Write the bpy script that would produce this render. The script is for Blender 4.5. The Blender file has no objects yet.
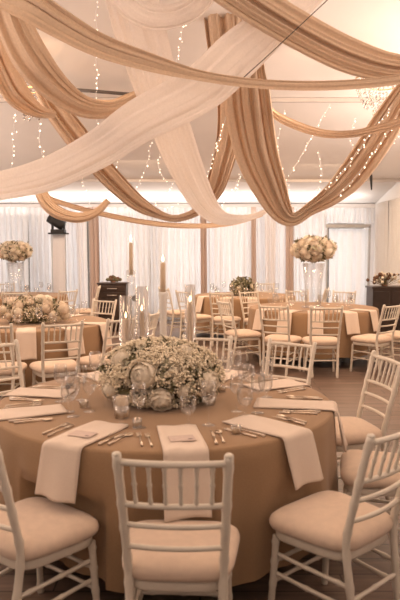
import bpy, math, random
from mathutils import Vector, Matrix

S = bpy.context.scene
COL = S.collection
PI = math.pi
# ------------------------------------------------------------------ camera
F = 630.0; H = 1.62; PITCH = math.atan(50 / F)
cd = bpy.data.cameras.new('camera'); cd.lens = F / 600 * 36; cd.sensor_width = 36; cd.clip_end = 100
cam = bpy.data.objects.new('camera', cd); COL.objects.link(cam)
cam.location = (0, 0, H); cam.rotation_euler = (PI / 2 - PITCH, 0, 0)
cd.dof.use_dof = True; cd.dof.focus_distance = 8.0; cd.dof.aperture_fstop = 4.0
S.camera = cam
FW = Vector((0, math.cos(PITCH), -math.sin(PITCH))); UP = Vector((0, math.sin(PITCH), math.cos(PITCH)))

def ray(px, py):
    return FW + Vector((1, 0, 0)) * ((px - 200) / F) + UP * ((300 - py) / F)
def at(px, py, Y):                      # real point seen at a pixel, at a given distance
    d = ray(px, py); return Vector((0, 0, H)) + d * (Y / d.y)
def atz(px, py, Z):
    d = ray(px, py); return Vector((0, 0, H)) + d * ((Z - H) / d.z)

# ------------------------------------------------------------------ materials
def nmat(name):
    m = bpy.data.materials.new(name); m.use_nodes = True
    nt = m.node_tree; nt.nodes.clear()
    out = nt.nodes.new('ShaderNodeOutputMaterial')
    return m, nt, out
def prin(nt, col, rough=.5, metal=0, spec=.5, sheen=0):
    b = nt.nodes.new('ShaderNodeBsdfPrincipled')
    b.inputs['Base Color'].default_value = (*col, 1); b.inputs['Roughness'].default_value = rough
    b.inputs['Metallic'].default_value = metal; b.inputs['Specular IOR Level'].default_value = spec
    b.inputs['Sheen Weight'].default_value = sheen
    return b
def noise_col(nt, c1, c2, scale, detail=4, vec=None, stretch=None, coord='Object'):
    tc = nt.nodes.new('ShaderNodeTexCoord'); mp = nt.nodes.new('ShaderNodeMapping')
    if stretch: mp.inputs['Scale'].default_value = stretch
    n = nt.nodes.new('ShaderNodeTexNoise'); n.inputs['Scale'].default_value = scale; n.inputs['Detail'].default_value = detail
    r = nt.nodes.new('ShaderNodeValToRGB')
    r.color_ramp.elements[0].color = (*c1, 1); r.color_ramp.elements[1].color = (*c2, 1)
    r.color_ramp.elements[0].position = .3; r.color_ramp.elements[1].position = .7
    L = nt.links; L.new(tc.outputs[coord], mp.inputs['Vector']); L.new(mp.outputs[0], n.inputs['Vector']); L.new(n.outputs['Fac'], r.inputs[0])
    return r.outputs[0], n.outputs['Fac']
def simple(name, c, rough=.5, metal=0, spec=.5, var=.06, scale=8, bump=0, sheen=0):
    m, nt, out = nmat(name)
    b = prin(nt, c, rough, metal, spec, sheen)
    col, fac = noise_col(nt, tuple(x * (1 - var) for x in c), tuple(min(1, x * (1 + var)) for x in c), scale)
    nt.links.new(col, b.inputs['Base Color'])
    if bump:
        bp = nt.nodes.new('ShaderNodeBump'); bp.inputs['Strength'].default_value = bump; bp.inputs['Distance'].default_value = .01
        nt.links.new(fac, bp.inputs['Height']); nt.links.new(bp.outputs[0], b.inputs['Normal'])
    nt.links.new(b.outputs[0], out.inputs[0]); return m
def cloth(name, c, trans=.3, clear=0.0, var=.05, weave=120):
    m, nt, out = nmat(name); L = nt.links
    d = prin(nt, c, .85, 0, .15, .15)
    col, fac = noise_col(nt, tuple(x * (1 - var) for x in c), tuple(min(1, x * (1 + var)) for x in c), weave, 2)
    L.new(col, d.inputs['Base Color'])
    cur = d.outputs[0]
    if trans:
        t = nt.nodes.new('ShaderNodeBsdfTranslucent'); L.new(col, t.inputs[0])
        mx = nt.nodes.new('ShaderNodeMixShader'); mx.inputs[0].default_value = trans
        L.new(cur, mx.inputs[1]); L.new(t.outputs[0], mx.inputs[2]); cur = mx.outputs[0]
    if clear:
        t = nt.nodes.new('ShaderNodeBsdfTransparent')
        mx = nt.nodes.new('ShaderNodeMixShader'); mx.inputs[0].default_value = clear
        L.new(cur, mx.inputs[1]); L.new(t.outputs[0], mx.inputs[2]); cur = mx.outputs[0]
    L.new(cur, out.inputs[0]); return m
def glassy(name, tint=(1, 1, 1), base=.04):
    m, nt, out = nmat(name); L = nt.links
    t = nt.nodes.new('ShaderNodeBsdfTransparent'); t.inputs[0].default_value = (*tint, 1)
    g = nt.nodes.new('ShaderNodeBsdfGlossy'); g.inputs['Roughness'].default_value = .03
    lw = nt.nodes.new('ShaderNodeLayerWeight'); lw.inputs[0].default_value = .35
    mr = nt.nodes.new('ShaderNodeMapRange'); mr.inputs[3].default_value = base; mr.inputs[4].default_value = .5
    mx = nt.nodes.new('ShaderNodeMixShader')
    L.new(lw.outputs['Facing'], mr.inputs[0]); L.new(mr.outputs[0], mx.inputs[0])
    L.new(t.outputs[0], mx.inputs[1]); L.new(g.outputs[0], mx.inputs[2]); L.new(mx.outputs[0], out.inputs[0]); return m
def emit(name, c, s):
    m, nt, out = nmat(name); e = nt.nodes.new('ShaderNodeEmission')
    e.inputs[0].default_value = (*c, 1); e.inputs[1].default_value = s
    nt.links.new(e.outputs[0], out.inputs[0])
    try: m.cycles.emission_sampling = 'NONE'
    except Exception: pass
    return m

M = {}
M['paint'] = simple('white_chair_paint', (.70, .62, .52), .38, 0, .5, .04, 14)
M['cushion'] = simple('ivory_cushion_fabric', (.67, .515, .40), .9, 0, .1, .05, 30, .05, .2)
M['tan_cloth'] = cloth('tan_tablecloth_fabric', (.33, .205, .115), 0, 0, .05, 160)
M['napkin'] = cloth('white_napkin_linen', (.77, .63, .52), .1, 0, .03, 200)
M['taupe'] = cloth('taupe_swag_chiffon', (.71, .54, .395), .3, 0, .05, 60)
M['taupe_curtain'] = cloth('taupe_curtain_fabric', (.66, .53, .46), .4, 0, .05, 60)
M['sheer'] = cloth('white_swag_chiffon', (.88, .81, .76), .45, .16, .03, 60)
M['curtain'] = cloth('white_curtain_voile', (.86, .85, .85), .45, 0, .03, 60)
M['ceiling'] = simple('white_ceiling_lining', (.78, .73, .69), .9, 0, .1, .03, 1.2)
M['batten'] = simple('ceiling_batten_paint', (.55, .50, .47), .7)
M['wall'] = simple('white_wall_paint', (.80, .78, .77), .9, 0, .2, .02, 3)
M['greymetal'] = simple('grey_door_metal', (.50, .48, .46), .45, .3)
M['wire'] = simple('dark_wire', (.10, .08, .07), .5)
M['black'] = simple('matte_black_metal', (.012, .011, .011), .5)
M['darkwood'] = simple('dark_walnut_wood', (.035, .018, .012), .42, 0, .5, .35, 6)
M['steel'] = simple('brushed_steel_handle', (.65, .6, .55), .3, 1)
M['gold'] = simple('champagne_cutlery_metal', (.66, .54, .43), .3, 1)
M['brass'] = simple('chandelier_brass', (.62, .42, .2), .3, 1)
M['glass'] = glassy('clear_glass')
M['glass2'] = glassy('candle_holder_glass', (.98, .97, .96), .12)
m, nt, out = nmat('frosted_white_glass'); d_ = prin(nt, (.86, .80, .74), .25, 0, .5); t_ = nt.nodes.new('ShaderNodeBsdfTransparent'); x_ = nt.nodes.new('ShaderNodeMixShader'); x_.inputs[0].default_value = .3
nt.links.new(d_.outputs[0], x_.inputs[1]); nt.links.new(t_.outputs[0], x_.inputs[2]); nt.links.new(x_.outputs[0], out.inputs[0]); M['frosted'] = m
M['crystal'] = glassy('crystal_beads', (.98, .95, .93), .35)
M['candle'] = cloth('ivory_candle_wax', (.80, .66, .50), .35, 0, .02, 20)
M['wick'] = simple('charred_wick', (.03, .02, .02), .9)
M['flame'] = emit('candle_flame', (1, .66, .34), 9)
M['bulb'] = emit('fairy_light_bulb', (1, .80, .58), 5)
M['lampbulb'] = emit('chandelier_bulb', (1, .80, .6), 6)
M['rose'] = cloth('ivory_rose_petal', (.88, .79, .66), .25, 0, .05, 14)
M['blush'] = cloth('blush_rose_petal', (.82, .70, .57), .25, 0, .05, 14)
M['green'] = simple('olive_leaf', (.13, .115, .06), .6, 0, .3, .4, 10)
M['palegreen'] = simple('pale_sage_leaf', (.34, .31, .21), .65, 0, .3, .3, 10)
M['gyp'] = simple('gypsophila_bloom', (.80, .69, .53), .9, 0, .1, .1, 20)
M['stem'] = simple('dry_stem', (.20, .15, .08), .8)
M['dried'] = simple('dried_flower_brown', (.16, .09, .06), .9, 0, .1, .4, 10)
M['paper'] = simple('menu_card_paper', (.60, .47, .41), .8, 0, .2, .06, 40)
M['ink'] = simple('menu_card_ink', (.20, .13, .12), .8)
M['scrim'] = cloth('pale_grey_scrim_fabric', (.90, .87, .86), .5, 0, .03, 60)
M['tabletop'] = simple('plywood_table', (.25, .16, .09), .6, 0, .3, .2, 5)

# floor: brown timber boards running across the room
m, nt, out = nmat('timber_floor_boards'); L = nt.links
tc = nt.nodes.new('ShaderNodeTexCoord'); br = nt.nodes.new('ShaderNodeTexBrick')
br.inputs['Scale'].default_value = 1; br.inputs['Brick Width'].default_value = 1.4; br.inputs['Row Height'].default_value = .16
br.inputs['Mortar Size'].default_value = .004
br.inputs['Color1'].default_value = (.17, .115, .085, 1); br.inputs['Color2'].default_value = (.23, .165, .13, 1); br.inputs['Mortar'].default_value = (.03, .02, .015, 1)
L.new(tc.outputs['Object'], br.inputs['Vector'])
gr, gf = noise_col(nt, (.55, .5, .5), (1.1, 1.05, 1), 3, 6, stretch=(1, 12, 1))
mm = nt.nodes.new('ShaderNodeMixRGB'); mm.blend_type = 'MULTIPLY'; mm.inputs[0].default_value = .8
L.new(br.outputs['Color'], mm.inputs[1]); L.new(gr, mm.inputs[2])
b = prin(nt, (.1, .1, .1), .42, 0, .5); L.new(mm.outputs[0], b.inputs['Base Color']); L.new(b.outputs[0], out.inputs[0])
M['floor'] = m

# ------------------------------------------------------------------ mesh builder
class MB:
    def __init__(s): s.v = []; s.f = []
    def add(s, vs, fs):
        o = len(s.v); s.v += [tuple(v) for v in vs]; s.f += [tuple(i + o for i in f) for f in fs]; return s
    def box(s, c, d, rz=0):
        c = Vector(c); hx, hy, hz = d[0] / 2, d[1] / 2, d[2] / 2; R = Matrix.Rotation(rz, 3, 'Z')
        vs = [c + R @ Vector((x, y, z)) for x in (-hx, hx) for y in (-hy, hy) for z in (-hz, hz)]
        return s.add(vs, [(0, 1, 3, 2), (4, 6, 7, 5), (0, 4, 5, 1), (2, 3, 7, 6), (0, 2, 6, 4), (1, 5, 7, 3)])
    def tube(s, pts, rad, seg=8, cap=True):
        pts = [Vector(p) for p in pts]; n = len(pts)
        if not hasattr(rad, '__len__'): rad = [rad] * n
        vs = []; fs = []
        ref = None
        for i in range(n):
            t = (pts[min(i + 1, n - 1)] - pts[max(i - 1, 0)]).normalized()
            if ref is None: ref = Vector((1, 0, 0)) if abs(t.x) < .8 else Vector((0, 1, 0))
            u = (ref - t * ref.dot(t)).normalized(); w = t.cross(u); ref = u
            for k in range(seg):
                a = 2 * PI * k / seg; vs.append(pts[i] + (u * math.cos(a) + w * math.sin(a)) * rad[i])
        for i in range(n - 1):
            for k in range(seg):
                k2 = (k + 1) % seg; fs.append((i * seg + k, i * seg + k2, (i + 1) * seg + k2, (i + 1) * seg + k))
        if cap: fs.append(tuple(range(seg - 1, -1, -1))); fs.append(tuple((n - 1) * seg + k for k in range(seg)))
        return s.add(vs, fs)
    def lathe(s, prof, c=(0, 0, 0), seg=20):
        cx, cy, cz = c; vs = []; fs = []
        for r, z in prof:
            for k in range(seg):
                a = 2 * PI * k / seg; vs.append((cx + r * math.cos(a), cy + r * math.sin(a), cz + z))
        for i in range(len(prof) - 1):
            for k in range(seg):
                k2 = (k + 1) % seg; fs.append((i * seg + k, i * seg + k2, (i + 1) * seg + k2, (i + 1) * seg + k))
        return s.add(vs, fs)
    def ell(s, c, r, nu=8, nv=6):
        prof = [(max(1e-4, math.sin(PI * i / nv)), -math.cos(PI * i / nv)) for i in range(nv + 1)]
        b = MB().lathe(prof, (0, 0, 0), nu)
        if not hasattr(r, '__len__'): r = (r, r, r)
        return s.add([(c[0] + x * r[0], c[1] + y * r[1], c[2] + z * r[2]) for x, y, z in b.v], b.f)
    def octa(s, c, r):
        x, y, z = c
        return s.add([(x + r, y, z), (x - r, y, z), (x, y + r, z), (x, y - r, z), (x, y, z + r), (x, y, z - r)],
                     [(0, 2, 4), (2, 1, 4), (1, 3, 4), (3, 0, 4), (2, 0, 5), (1, 2, 5), (3, 1, 5), (0, 3, 5)])
    def grid(s, fn, nu, nv):
        vs = [fn(i / nu, j / nv) for j in range(nv + 1) for i in range(nu + 1)]
        fs = [(j * (nu + 1) + i, j * (nu + 1) + i + 1, (j + 1) * (nu + 1) + i + 1, (j + 1) * (nu + 1) + i) for j in range(nv) for i in range(nu)]
        return s.add(vs, fs)
    def clampz(s, z): s.v = [(a, b, max(c, z)) for a, b, c in s.v]; return s
    def build(s, name, mat, parent=None, smooth=True, solid=0, bevel=0, loc=None):
        me = bpy.data.meshes.new(name); me.from_pydata(s.v, [], s.f); me.validate(); me.update()
        me.materials.append(mat)
        if smooth: me.polygons.foreach_set('use_smooth', [True] * len(me.polygons))
        o = bpy.data.objects.new(name, me); COL.objects.link(o)
        if parent: o.parent = parent
        if loc: o.location = loc
        if solid:
            md = o.modifiers.new('thickness', 'SOLIDIFY'); md.thickness = solid; md.offset = 0
        if bevel:
            md = o.modifiers.new('bevel', 'BEVEL'); md.width = bevel; md.segments = 2; md.limit_method = 'ANGLE'
        return o

def tag(o, label=None, cat=None, group=None, kind=None):
    if label: o['label'] = label
    if cat: o['category'] = cat
    if group: o['group'] = group
    if kind: o['kind'] = kind
    return o
def empty(name, loc, label, cat, group=None, rz=0):
    o = bpy.data.objects.new(name, None); COL.objects.link(o); o.empty_display_size = .1
    o.location = loc; o.rotation_euler = (0, 0, rz); return tag(o, label, cat, group)
KIDS = {}
def copy_tree(o, parent=None):
    c = o.copy(); COL.objects.link(c)
    if parent: c.parent = parent
    for ch in [x for x in o.children]: copy_tree(ch, c)
    return c
def catmull(P, n):
    out = []
    m = len(P)
    for i in range(m - 1):
        p0, p1, p2, p3 = P[max(i - 1, 0)], P[i], P[i + 1], P[min(i + 2, m - 1)]
        for k in range(n):
            t = k / n
            out.append([.5 * (2 * b + (c - a) * t + (2 * a - 5 * b + 4 * c - d) * t * t + (3 * b - a - 3 * c + d) * t ** 3) for a, b, c, d in zip(p0, p1, p2, p3)])
    out.append(list(P[-1])); return out

# ------------------------------------------------------------------ the room
XR, XL, YB, YF, EAVE, RK = 3.95, -6.5, 14.35, -3.5, 2.66, .2
RIDGE_Y = 3.0
def ceil_z(y): return EAVE + RK * (YB - max(y, RIDGE_Y)) - (RK * (RIDGE_Y - y) if y < RIDGE_Y else 0)
def struct(o): o['kind'] = 'structure'; return o
struct(MB().box(((XL + XR) / 2, (YB + YF) / 2, -.05), (XR - XL + .4, YB - YF + .4, .1)).build('floor', M['floor'], smooth=False))
ys = [YF, RIDGE_Y, YB]
mb = MB()
pts = []
for x in (XL - .15, XR + .15):
    for y in (YF, RIDGE_Y, YB + .2):
        pts += [(x, y, ceil_z(y)), (x, y, ceil_z(y) + .1)]
mb.add(pts, [(0, 2, 8, 6), (2, 4, 10, 8), (1, 7, 9, 3), (3, 9, 11, 5), (0, 6, 7, 1), (4, 5, 11, 10), (0, 1, 3, 2), (2, 3, 5, 4), (6, 8, 9, 7), (8, 10, 11, 9)])
struct(mb.build('ceiling', M['ceiling'], smooth=False))
for i, (x, nm) in enumerate(((XL - .05, 'wall_left'), (XR + .05, 'wall_right'))):
    mb = MB(); prof = [(YF, 0), (YB, 0), (YB, ceil_z(YB)), (RIDGE_Y, ceil_z(RIDGE_Y)), (YF, ceil_z(YF))]
    vs = [(x - .05, y, z) for y, z in prof] + [(x + .05, y, z) for y, z in prof]
    fs = [(0, 1, 2, 3, 4), (9, 8, 7, 6, 5)] + [(k, (k + 1) % 5, (k + 1) % 5 + 5, k + 5) for k in range(5)]
    struct(mb.add(vs, fs).build(nm, M['wall'], smooth=False))
# back wall with four window openings behind the curtains
wins = [(-6.35, -3.75), (-3.65, -1.05), (-.95, 1.4), (1.5, 3.8)]
mb = MB(); zs0, zs1 = .06, 2.58; yw = YB + .06
mb.box(((XL + XR) / 2, yw, zs0 / 2), (XR - XL, .12, zs0)); mb.box(((XL + XR) / 2, yw, (zs1 + EAVE) / 2), (XR - XL, .12, EAVE - zs1))
edges = [XL] + [e for w in wins for e in w] + [XR]
for k in range(0, len(edges), 2):
    mb.box(((edges[k] + edges[k + 1]) / 2, yw, (zs0 + zs1) / 2), (edges[k + 1] - edges[k], .12, zs1 - zs0))
struct(mb.build('wall_back', M['wall'], smooth=False))
for k, (a, c) in enumerate(wins):
    fr = MB(); xm = (a + c) / 2; zm = (zs0 + zs1) / 2
    fr.box((a + .03, yw, zm), (.06, .1, zs1 - zs0)).box((c - .03, yw, zm), (.06, .1, zs1 - zs0)).box((xm, yw, zs0 + .03), (c - a - .12, .1, .06)).box((xm, yw, zs1 - .03), (c - a - .12, .1, .06)).box((xm, yw, zm), (.05, .08, zs1 - zs0 - .12))
    w = struct(fr.build('window_%d' % (k + 1), M['wall'], smooth=False))
    MB().box((xm, yw, zm), (c - a - .12, .01, zs1 - zs0 - .12)).build('window_pane', M['glass'], w, smooth=False)
# ceiling battens
for k, y in enumerate((9.0, 12.6)):
    z = ceil_z(y) - .025
    struct(MB().box(((XL + XR) / 2, y, z), (XR - XL, .07, .05)).build('trim_%d' % (k + 1), M['batten'], smooth=False))
struct(MB().box(((XL + XR) / 2, YB - .03, EAVE - .05), (XR - XL, .05, .09)).build('trim_3', M['ceiling'], smooth=False))
# doorway in the far right corner: grey metal frame, bright sheer panel inside it
dY = 14.02
dl, dr = at(327, 250, dY).x, at(369, 250, dY).x
dz = at(348, 226, dY).z
fr = MB().box(((dl + dr) / 2, dY, dz), (dr - dl + .06, .07, .075)).box((dr, dY, dz / 2), (.045, .07, dz)).box((dl, dY, dz / 2), (.02, .05, dz))
door = struct(fr.build('door_1', M['greymetal'], smooth=False))

# ------------------------------------------------------------------ curtains
def curtain(name, x0, x1, y, z1, mat, label, cat, group, seed, along='x', wl=.13, amp=.045, z0=.02):
    r = random.Random(seed); ph = [r.uniform(0, 6.28) for _ in range(4)]; Ln = x1 - x0
    def fn(u, v):
        s = u * Ln
        z = z0 + (z1 - z0) * v
        w = s * 2 * PI / wl + .9 * math.sin(s * 3.1 + ph[0]) + .25 * math.sin(v * 3 + ph[1])
        d = amp * (math.sin(w) + .45 * math.sin(w * .43 + ph[2] + v * .7)) * (.75 + .25 * (1 - v)) + .02 * math.sin(v * 2.5 + ph[3])
        e = .012 * math.sin(w * 2 + 1) + .008 * math.sin(v * 4 + s * 8)
        return (x0 + s + e, y + d, z) if along == 'x' else (y + d, x0 + s + e, z)
    o = MB().grid(fn, max(16, int(Ln / wl * 10)), 10).build(name, mat, solid=.004)
    return tag(o, label, cat, group)
CY = 14.05
whites = [(-6.42, -5.0, 'white floor-length curtain panel furthest left behind the tall flower stand'),
          (-5.02, -3.8, 'white curtain panel left of the black stage light tower'),
          (-3.82, -2.68, 'white curtain panel right behind the stage light tower'),
          (-2.24, -1.1, 'white curtain panel behind the dark chest of drawers'),
          (-1.12, .03, 'white curtain panel left of the middle taupe drape, behind the tall candles'),
          (.13, 1.15, 'white curtain panel between the two middle taupe drapes'),
          (1.2, 1.46, 'narrow white curtain strip between the two taupe drapes right of centre'),
          (1.62, 1.91, 'narrow white curtain strip left of the far right taupe drape'),
          (2.03, 2.84, 'white curtain panel behind the tall flower ball on the right table'),]
for k, (a, c, lb) in enumerate(whites):
    curtain('curtain', a, c, CY + .045 * (-1) ** k, EAVE - .1, M['curtain'], lb, 'curtain', 'white curtains along the back wall', 10 + k, amp=.045)
curtain('curtain', dl + .06, dr - .05, dY + .12, dz - .05, M['curtain'], 'bright white curtain hanging inside the grey metal doorway', 'curtain', None, 31, wl=.2, amp=.03)
curtain('curtain_valance', dl - .02, dr + .12, dY + .13, EAVE - .1, M['curtain'], 'short white curtain above the grey doorway header', 'curtain', None, 32, wl=.11, amp=.03, z0=dz + .06)
tps = [(-2.72, -2.48, 'scrim', 'greyish curtain strip beside the tan drape left of centre'),
       (-2.45, -2.22, 'taupe', 'tan drape hanging left of centre above the dark chest of drawers'),
       (.0, .16, 'taupe', 'slim taupe drape hanging in the middle of the back wall'),
       (1.12, 1.24, 'taupe', 'slim taupe drape hanging left of the pale drape, right of centre'),
       (1.42, 1.66, 'scrim', 'pale grey drape between two slim taupe drapes right of centre'),
       (1.88, 2.06, 'taupe', 'slim taupe drape hanging just left of the tall flower ball')]
for k, (a, c, mt, lb) in enumerate(tps):
    curtain('drape', a, c, CY - .17, EAVE - .1, M['taupe_curtain'] if mt == 'taupe' else M['scrim'], lb, 'drape', 'coloured drapes along the back wall', 50 + k, wl=.09, amp=.03)
for k, (a, c, lb) in enumerate([(12.9, 13.9, 'white curtain on the right wall nearest the corner doorway'), (11.75, 12.85, 'white curtain on the right wall beside the dark sideboard'), (10.6, 11.7, 'white curtain on the right wall behind the dark sideboard')]):
    curtain('curtain', a, c, XR - .12, 2.62, M['curtain'], lb, 'curtain', 'white curtains along the right wall', 70 + k, along='y', wl=.16, amp=.03)

# ------------------------------------------------------------------ ceiling swags
def swag(pts, mat, label, seed, folds=5, amp=.28, bulge=.15, name='ceiling_swag', tilt=0.0, group=None):
    r = random.Random(seed); folds = folds + 1
    if mat is M['sheer']: amp *= .55; bulge = .08
    P = []
    for px, py, Y, hw in pts:
        p = at(px, py, Y); P.append((p.x, p.y, p.z, hw * Y / F))
    C = catmull(P, 14); n = len(C)
    ph = [r.uniform(0, 6.28) for _ in range(5)]
    nu = 64; fq0 = folds * .8
    waves = [(f * folds / 6 * r.uniform(.9, 1.1), w, r.uniform(0, 6.28), r.uniform(-.5, .5)) for f, w in ((1.2, .30), (2.3, .34), (3.9, .30), (6.1, .16), (9.3, .07))]
    cen = [Vector(c[:3]) for c in C]
    vs = []
    ln = 0
    for i, c in enumerate(C):
        if i: ln += (cen[i] - cen[i - 1]).length
        T = (cen[min(i + 1, n - 1)] - cen[max(i - 1, 0)]).normalized()
        w = T.cross(Vector((0, 1, 0))).normalized(); d = w.cross(T)
        if d.y > 0: d = -d                                    # towards the room's near side
        tl = tilt + .25 * math.sin(ln * 1.1 + ph[3])
        w2 = w * math.cos(tl) + d * math.sin(tl); d2 = d * math.cos(tl) - w * math.sin(tl)
        hw = max(c[3], .006)
        for k in range(nu + 1):
            u = 2 * k / nu - 1
            uw = u + .13 * math.sin(2.6 * u + ph[2] + .35 * math.sin(ln * .8 + ph[1]))
            q = sum(wt * math.sin(fq * PI * uw + p0 + dr * ln) for fq, wt, p0, dr in waves)
            q = q - .35 * abs(q) + .25 * abs(math.sin(folds * 1.1 * uw + ph[0] + .2 * ln))
            uu = u + .05 * math.sin(fq0 * PI * uw + ph[4]) * (1 - abs(u))
            dep = amp * hw * q + bulge * hw * (1 - u * u)
            vs.append(cen[i] + w2 * (uu * hw) + d2 * dep)
    fs = [(i * (nu + 1) + k, i * (nu + 1) + k + 1, (i + 1) * (nu + 1) + k + 1, (i + 1) * (nu + 1) + k) for i in range(n - 1) for k in range(nu)]
    o = MB().add(vs, fs).build(name, mat, solid=.003)
    return tag(o, label, 'drape', group)
tp, sh = M['taupe'], M['sheer']
swag([(-40, -38, 4.7, 16), (-10, -16, 4.6, 16), (30, 5, 4.5, 16), (60, 24, 4.5, 14), (100, 46, 4.5, 11.5), (150, 63, 4.5, 9), (200, 76, 4.5, 5.5), (260, 84.5, 4.5, 5), (330, 86, 4.5, 5), (400, 80, 4.5, 5), (470, 66, 4.5, 6), (540, 45, 4.5, 8)],
     tp, 'taupe swag twisted into a thin rope across the whole width near the top', 1, 4)
swag([(200, -40, 5.0, 22), (225, -18, 5.0, 20), (255, 4, 5.0, 18), (300, 31, 5.0, 17), (350, 56, 4.9, 16), (400, 69, 4.8, 13), (470, 68, 4.7, 10), (540, 48, 4.6, 8)],
     tp, 'broad folded taupe swag sweeping down from top centre to the upper right', 2, 6, .36)
swag([(-60, 196, 5.6, 14), (0, 186, 5.5, 15), (50, 173, 5.4, 18), (100, 148, 5.3, 20), (140, 121, 5.3, 22), (200, 89, 5.2, 23), (240, 53, 5.2, 23), (280, 19, 5.2, 18), (325, -20, 5.2, 12)],
     sh, 'broad sheer white swag running diagonally from top right to the left edge', 3, 5, .16)
swag([(112, -40, 5.9, 24), (128, -15, 5.9, 26), (140, 30, 5.9, 26), (153, 75, 5.9, 23), (168, 120, 6, 20), (185, 165, 6.1, 17), (203, 201, 6.2, 13), (220, 217, 6.3, 8), (240, 219, 6.4, 4), (262, 213, 6.6, 2.5), (285, 200, 6.8, 2)],
     sh, 'sheer white swag falling from top left of centre to its low point at middle', 4, 5, .18)
swag([(254, 35, 6.2, 8), (249, 62, 6.3, 15), (247, 95, 6.3, 22.5), (256, 150, 6.4, 21), (270, 188, 6.4, 16.5), (282, 212, 6.4, 11), (294, 219, 6.4, 6.5), (310, 209, 6.4, 6.5), (330, 196, 6.3, 10), (350, 177, 6.3, 14), (370, 150, 6.2, 15), (385, 126, 6.2, 15), (402, 98, 6.2, 12), (430, 60, 6.2, 9)],
     tp, 'heavy taupe swag hanging in a deep U right of centre, dusted with fairy lights', 5, 8, .36)
swag([(222, -35, 7.0, 20), (222, 0, 7.0, 19), (225, 45, 7.0, 17), (231, 95, 7.0, 14), (229, 135, 7.1, 12), (222, 165, 7.1, 11), (214, 190, 7.2, 9), (203, 206, 7.3, 5), (192, 214, 7.4, 4), (175, 218.5, 7.4, 3.5), (158, 214, 7.4, 4.5), (138, 203, 7.3, 8), (115, 182, 7.2, 10), (95, 160, 7.1, 11), (72, 131, 7.0, 12), (55, 108, 7.0, 11), (42, 88, 7.0, 8)],
     tp, 'brown taupe swag dipping lowest left of centre behind the sheer white swag', 6, 6, .36)
swag([(-2, -45, 5.4, 18), (4, -12, 5.5, 19), (14, 25, 5.5, 19), (32, 60, 5.5, 19), (55, 87, 5.6, 15), (80, 105, 5.7, 11), (105, 110, 5.8, 8), (125, 104, 5.9, 5), (140, 95, 6.0, 3)],
     tp, 'wide taupe swag falling from the top left corner and curling under to the right', 7, 5, .25)
swag([(-25, 10, 6.1, 8), (-8, 42, 6.1, 11), (4, 70, 6.2, 13), (18, 95, 6.2, 13), (38, 111, 6.3, 7), (56, 115, 6.3, 3)],
     tp, 'small brown taupe swag at the left edge under the wide corner swag', 8, 5, .34)
swag([(262, 96, 7.6, 2), (272, 112, 7.3, 3.5), (290, 123, 7.0, 4.5), (320, 133, 6.4, 4), (350, 134, 6.0, 3.5), (380, 128, 5.7, 4), (400, 122, 5.6, 5), (450, 100, 5.5, 6)],
     tp, 'thin rope of taupe fabric curving across the upper right below the broad swags', 9, 3)
swag([(30, 183, 8.8, 3), (45, 196, 8.6, 3), (65, 204, 8.6, 2.6), (100, 213.5, 8.6, 2.6), (150, 223, 8.7, 2.6), (195, 226, 8.9, 2.6), (232, 223, 9.2, 2.6), (262, 214, 9.6, 2.6)],
     tp, 'thin low rope of taupe fabric curving along the top of the back curtains', 10, 3)
swag([(34, 178, 8.2, 5), (44, 199, 8.2, 6.5), (54, 210, 8.2, 6.5), (68, 216, 8.2, 5.5), (82, 217, 8.2, 5), (96, 212, 8.2, 4), (108, 200, 8.2, 3)],
     tp, 'little taupe swag looped above the black stage light on the left', 11, 4, .34)
swag([(112, -40, 5.5, 15), (126, -2, 5.5, 14), (146, 15, 5.5, 12), (170, 17, 5.5, 11), (192, 8, 5.5, 11), (206, -10, 5.5, 12), (216, -40, 5.5, 12)],
     sh, 'short sheer white swag looped at the very top left of centre', 12, 5, .2)
swag([(70, 92, 8.3, 5), (90, 106, 8.3, 8), (112, 108, 8.2, 8), (128, 100, 8.2, 6), (140, 92, 8.2, 3)], tp,
     'scrap of taupe fabric looped under the dark rod at upper left', 13, 4)
a, c = at(66, 89, 8.5), at(139, 95, 8.5)
tag(MB().tube([a, c], .022, 8).build('curtain_rod', M['wire']), 'thin dark rod seen past the wide corner swag at upper left', 'rod')
a, c = at(205, 112, 5.5), at(336, -8, 4.6)
tag(MB().tube([a, a.lerp(c, .5) - Vector((0, 0, .01)), c], .004, 6).build('support_wire', M['wire']), 'thin dark wire slanting along the lower edge of the diagonal white swag', 'wire')

# ------------------------------------------------------------------ fairy lights
bulb_me = None
def fairy(pts, label, seed, step=.08, wire=.002):
    global bulb_me
    r = random.Random(seed)
    P = [tuple(at(*p)) for p in pts]
    C = [Vector(c) for c in catmull(P, 12)]
    for i in range(1, len(C) - 1): C[i] += Vector((r.uniform(-.012, .012), r.uniform(-.012, .012), 0))
    root = empty('fairy_light_string', C[0], label, 'string lights', 'fairy light strings under the ceiling')
    base = C[0]
    MB().tube([c - base for c in C], wire, 4).build('cord', M['curtain'], root)
    acc = 0; nxt = .04; nb = 0
    for i in range(1, len(C)):
        seg = (C[i] - C[i - 1]).length
        while acc + seg > nxt and nb < 80:
            p = C[i - 1].lerp(C[i], (nxt - acc) / seg) - base
            p += Vector((r.uniform(-.02, .02), r.uniform(-.02, .02), r.uniform(-.015, 0)))
            rr = r.choice((.0035, .0045, .005, .0065))
            if bulb_me is None:
                o = MB().ell((0, 0, 0), 1, 6, 4).build('bulb', M['bulb'], root); bulb_me = o.data
            else:
                o = bpy.data.objects.new('bulb', bulb_me); COL.objects.link(o); o.parent = root
            o.location = p; o.scale = (rr, rr, rr * 1.3); nb += 1
            nxt += step * .75 * r.uniform(.5, 1.6)
        acc += seg
    return root
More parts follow.
